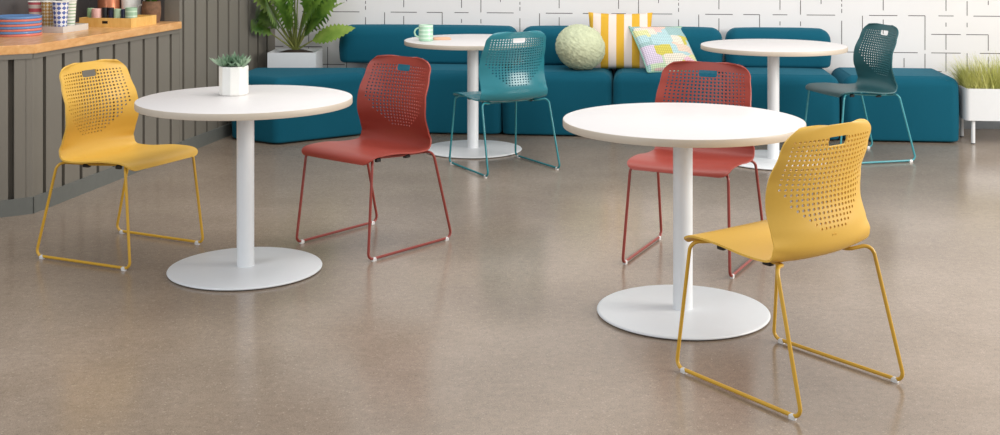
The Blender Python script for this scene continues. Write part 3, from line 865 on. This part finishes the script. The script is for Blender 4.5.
# milky tray with four patterned cups
T0 = Vector((-2.582, 6.916, ZC)); ang = math.atan2(LD.y, LD.x)
def T(a, b): return T0+LD*a+LN*b
t = thing('acrylic_tray', 'milky white tray holding the patterned paper cups', 'tray', T(0, 0), ang)
TL_, TWD, THH = .275, .33, .036; w = .005
bm = bmesh.new(); box(bm, 0, TL_, 0, TWD, 0, .005); obj('tray_floor', bm, M['acrylic'], t)
for nm, a in (('tray_side', (0, TL_, 0, w)), ('tray_side', (0, TL_, TWD-w, TWD)), ('tray_side', (0, w, w, TWD-w)), ('tray_side', (TL_-w, TL_, w, TWD-w))):
    bm = bmesh.new(); box(bm, a[0], a[1], a[2], a[3], .005, THH); obj(nm, bm, M['acrylic'], t)
def paper_cup(label, p, r, h, m):
    t = thing('paper_cup', label, 'cup', (p.x, p.y, ZC+.005), 0, 'patterned paper cups in the tray')
    bm = bmesh.new(); rb = r*.74
    lathe(bm, [(0, .004), (rb-.002, .004), (rb-.001, 0), (rb, 0), (r, h-.004), (r-.002, h-.004), (rb-.002, .008), (0, .006)], 40); obj('cup_wall', bm, m, t)
    bm = bmesh.new(); pts = [(r*math.cos(2*PI*k/40), r*math.sin(2*PI*k/40), h-.003) for k in range(41)]; tube(bm, pts, .0028, 6, False); obj('rim', bm, M['papwhite'], t)
paper_cup('pink striped paper cup behind the plate stack', T(.12, .243), .047, .170, M['pinkcup'])
paper_cup('gold diamond patterned paper cup between pink and blue cups', T(.095, .152), .040, .174, M['goldcup'])
paper_cup('blue diamond patterned paper cup at the tray corner', T(.068, .058), .046, .174, M['bluecup'])
paper_cup('green striped paper cup nearest the wooden tray', T(.212, .086), .040, .172, M['greencup'])

# wooden tray with small pots
A = Vector((-2.316, 7.315, ZC)); ta = ang
t = thing('wooden_tray', 'light wooden tray with a dark slot on the counter', 'tray', A, ang)
# local x along the counter, local y to the left
SX, SY, HH, w = .325, .345, .056, .010
def side_panel(bm, x0, x1, y0, y1): box(bm, x0, x1, y0, y1, .0, HH)
bm = bmesh.new(); box(bm, w, SX-w, w, SY-w, 0, .008); obj('tray_floor', bm, M['traywood'], t)
bm = bmesh.new(); box(bm, 0, SX, 0, w, 0, HH); obj('tray_side', bm, M['traywood'], t)
bm = bmesh.new(); box(bm, 0, SX, SY-w, SY, 0, HH); obj('tray_side', bm, M['traywood'], t)
bm = bmesh.new(); box(bm, SX-w, SX, w, SY-w, 0, HH); obj('tray_side', bm, M['traywood'], t)
bm = bmesh.new()      # front panel with its grip slot
s0, s1, za, zb = .155, .197, .021, .038
box(bm, 0, w, w, s0, 0, HH); box(bm, 0, w, s1, SY-w, 0, HH); box(bm, 0, w, s0, s1, 0, za); box(bm, 0, w, s0, s1, zb, HH)
fp = obj('tray_side', bm, M['traywood'], t)
bm = bmesh.new(); box(bm, w, w+.002, s0-.004, s1+.004, za-.004, zb+.004); obj('slot_shade_sheet', bm, M['black'], fp)  # black sheet behind the open slot, stands in for the shade inside
def TR_(x, y): return A+LD*x+LN*y
def pot(name, label, cat, p, r, h, m, z=ZC+.008, rb=None, group=None):
    o = obj(name, mug_bm(r, h, rb), m); o.location = (p[0], p[1], z); tag(o, label, cat, group); return o
G = 'little pots and tins in the wooden tray'
pot('banded_tumbler', 'sage green tumbler with pale rings at the right of the wooden tray', 'cup', (-2.346, 7.4135), .036, .108, M['sageband'], group=G)
pot('tumbler', 'navy blue tumbler beside the sage ringed tumbler', 'cup', (-2.397, 7.440), .0215, .096, M['navy'], group=G)
pot('tumbler', 'pale lime tumbler between the navy and the black tins', 'cup', (-2.441, 7.448), .0235, .098, M['lime'], group=G)
for k, (x, lab) in enumerate(((-2.483, 'black tin beside the pale lime tumbler'), (-2.522, 'black tin beside the blush tumbler'))):
    tt = thing('tin', lab, 'tin', (x, 7.452, ZC+.008), 0, G)
    bm = bmesh.new(); lathe(bm, [(0, 0), (.0185, 0), (.0185, .09), (0, .09)], 28); obj('tin_body', bm, M['black'] if k else M['navy'], tt)
    bm = bmesh.new(); lathe(bm, [(0, .09), (.019, .09), (.019, .104), (.017, .106), (0, .106)], 28); obj('lid', bm, M['black'], tt)
pot('tumbler', 'blush pink tumbler standing in the wooden tray', 'cup', (-2.572, 7.447), .030, .100, M['blush'], group=G)
pot('tumbler', 'leaf green tumbler at the left end of the wooden tray', 'cup', (-2.619, 7.485), .024, .100, M['palegreen'], group=G)
# behind the tray
o = obj('canister', mug_bm(.070, .20), M['copper']); o.location = (-2.605, 7.775, ZC); tag(o, 'copper canister behind the wooden tray', 'canister')
t = thing('jug', 'white jug with a curved handle behind the wooden tray', 'jug', (-2.470, 7.800, ZC))
obj('jug_body', mug_bm(.062, .205, .058), M['ceramic'], t)
bm = bmesh.new(); handle(bm, .060, .105, .185, .040, .006, math.radians(-12)); obj('handle', bm, M['ceramic'], t)
t = thing('woven_pot_plant', 'brown woven plant pot at the far end of the counter', 'plant', (-2.318, 7.735, ZC))
bm = bmesh.new(); lathe(bm, [(0, 0), (.050, 0), (.060, .05), (.061, .10), (.056, .138), (.052, .138), (.053, .12), (0, .12)], 40); obj('pot', bm, M['brownpot'], t)
bm = bmesh.new(); lathe(bm, [(0, .121), (.05, .121), (.04, .128), (0, .13)], 20); obj('soil', bm, M['soil'], t)
bm = bmesh.new(); rnd = random.Random(8)
for k in range(16):
    a = rnd.uniform(0, 2*PI); e = rnd.uniform(.7, 1.4)
    blade(bm, (.02*math.cos(a), .02*math.sin(a), .126), (math.cos(a)*math.cos(e), math.sin(a)*math.cos(e), math.sin(e)), (0, 0, 1), rnd.uniform(.08, .14), .03, 8, .5, .2)
obj('leaves', bm, M['leaf'], t, 80)

# ------------------------------------------------------------------ light
wd = bpy.data.worlds.new('daylight'); scene.world = wd; wd.use_nodes = True
bg = wd.node_tree.nodes['Background']; bg.inputs['Color'].default_value = (.95, .975, 1, 1); bg.inputs['Strength'].default_value = .62
def area(name, loc, target, sx, sy, power, col):
    l = bpy.data.lights.new(name, 'AREA'); l.shape = 'RECTANGLE'; l.size = sx; l.size_y = sy; l.energy = power; l.color = col
    o = bpy.data.objects.new(name, l); COL.objects.link(o); o.location = loc
    o.rotation_euler = (Vector(target)-Vector(loc)).to_track_quat('-Z', 'Y').to_euler(); return o
area('window_light', (6.2, 4.0, 2.4), (0, 6.2, .4), 3.2, 2.2, 350, (1, .95, .88))
area('unseen_overhead_light', (.2, 5.2, 4.2), (.2, 5.8, 0), 3.2, 2.4, 100, (1, .97, .93))
area('unseen_overhead_light', (-.6, 7.3, 4.0), (-.7, 9.0, .3), 2.4, 1.2, 26, (1, .98, .95))  # added fill with no lamp behind it, brightens the dim back-left corner
area('window_light', (-4.5, 1.0, 2.6), (.5, 6.0, .4), 3.0, 2.2, 90, (.92, .96, 1))

# ------------------------------------------------------------------ camera
cam = bpy.data.cameras.new('camera'); co = bpy.data.objects.new('camera', cam); COL.objects.link(co)
co.location = (0, 0, 1.4426); co.rotation_euler = (PI/2, 0, 0)
cam.sensor_width = 36; cam.lens = 1200*36/1000; cam.shift_x = -.011; cam.shift_y = -(217.5+66)/1000
cam.clip_start = .05; cam.clip_end = 60
scene.camera = co
vs = scene.view_settings; vs.view_transform = 'Standard'; vs.look = 'None'; vs.exposure = 0; vs.gamma = 1; vs.use_curve_mapping = False
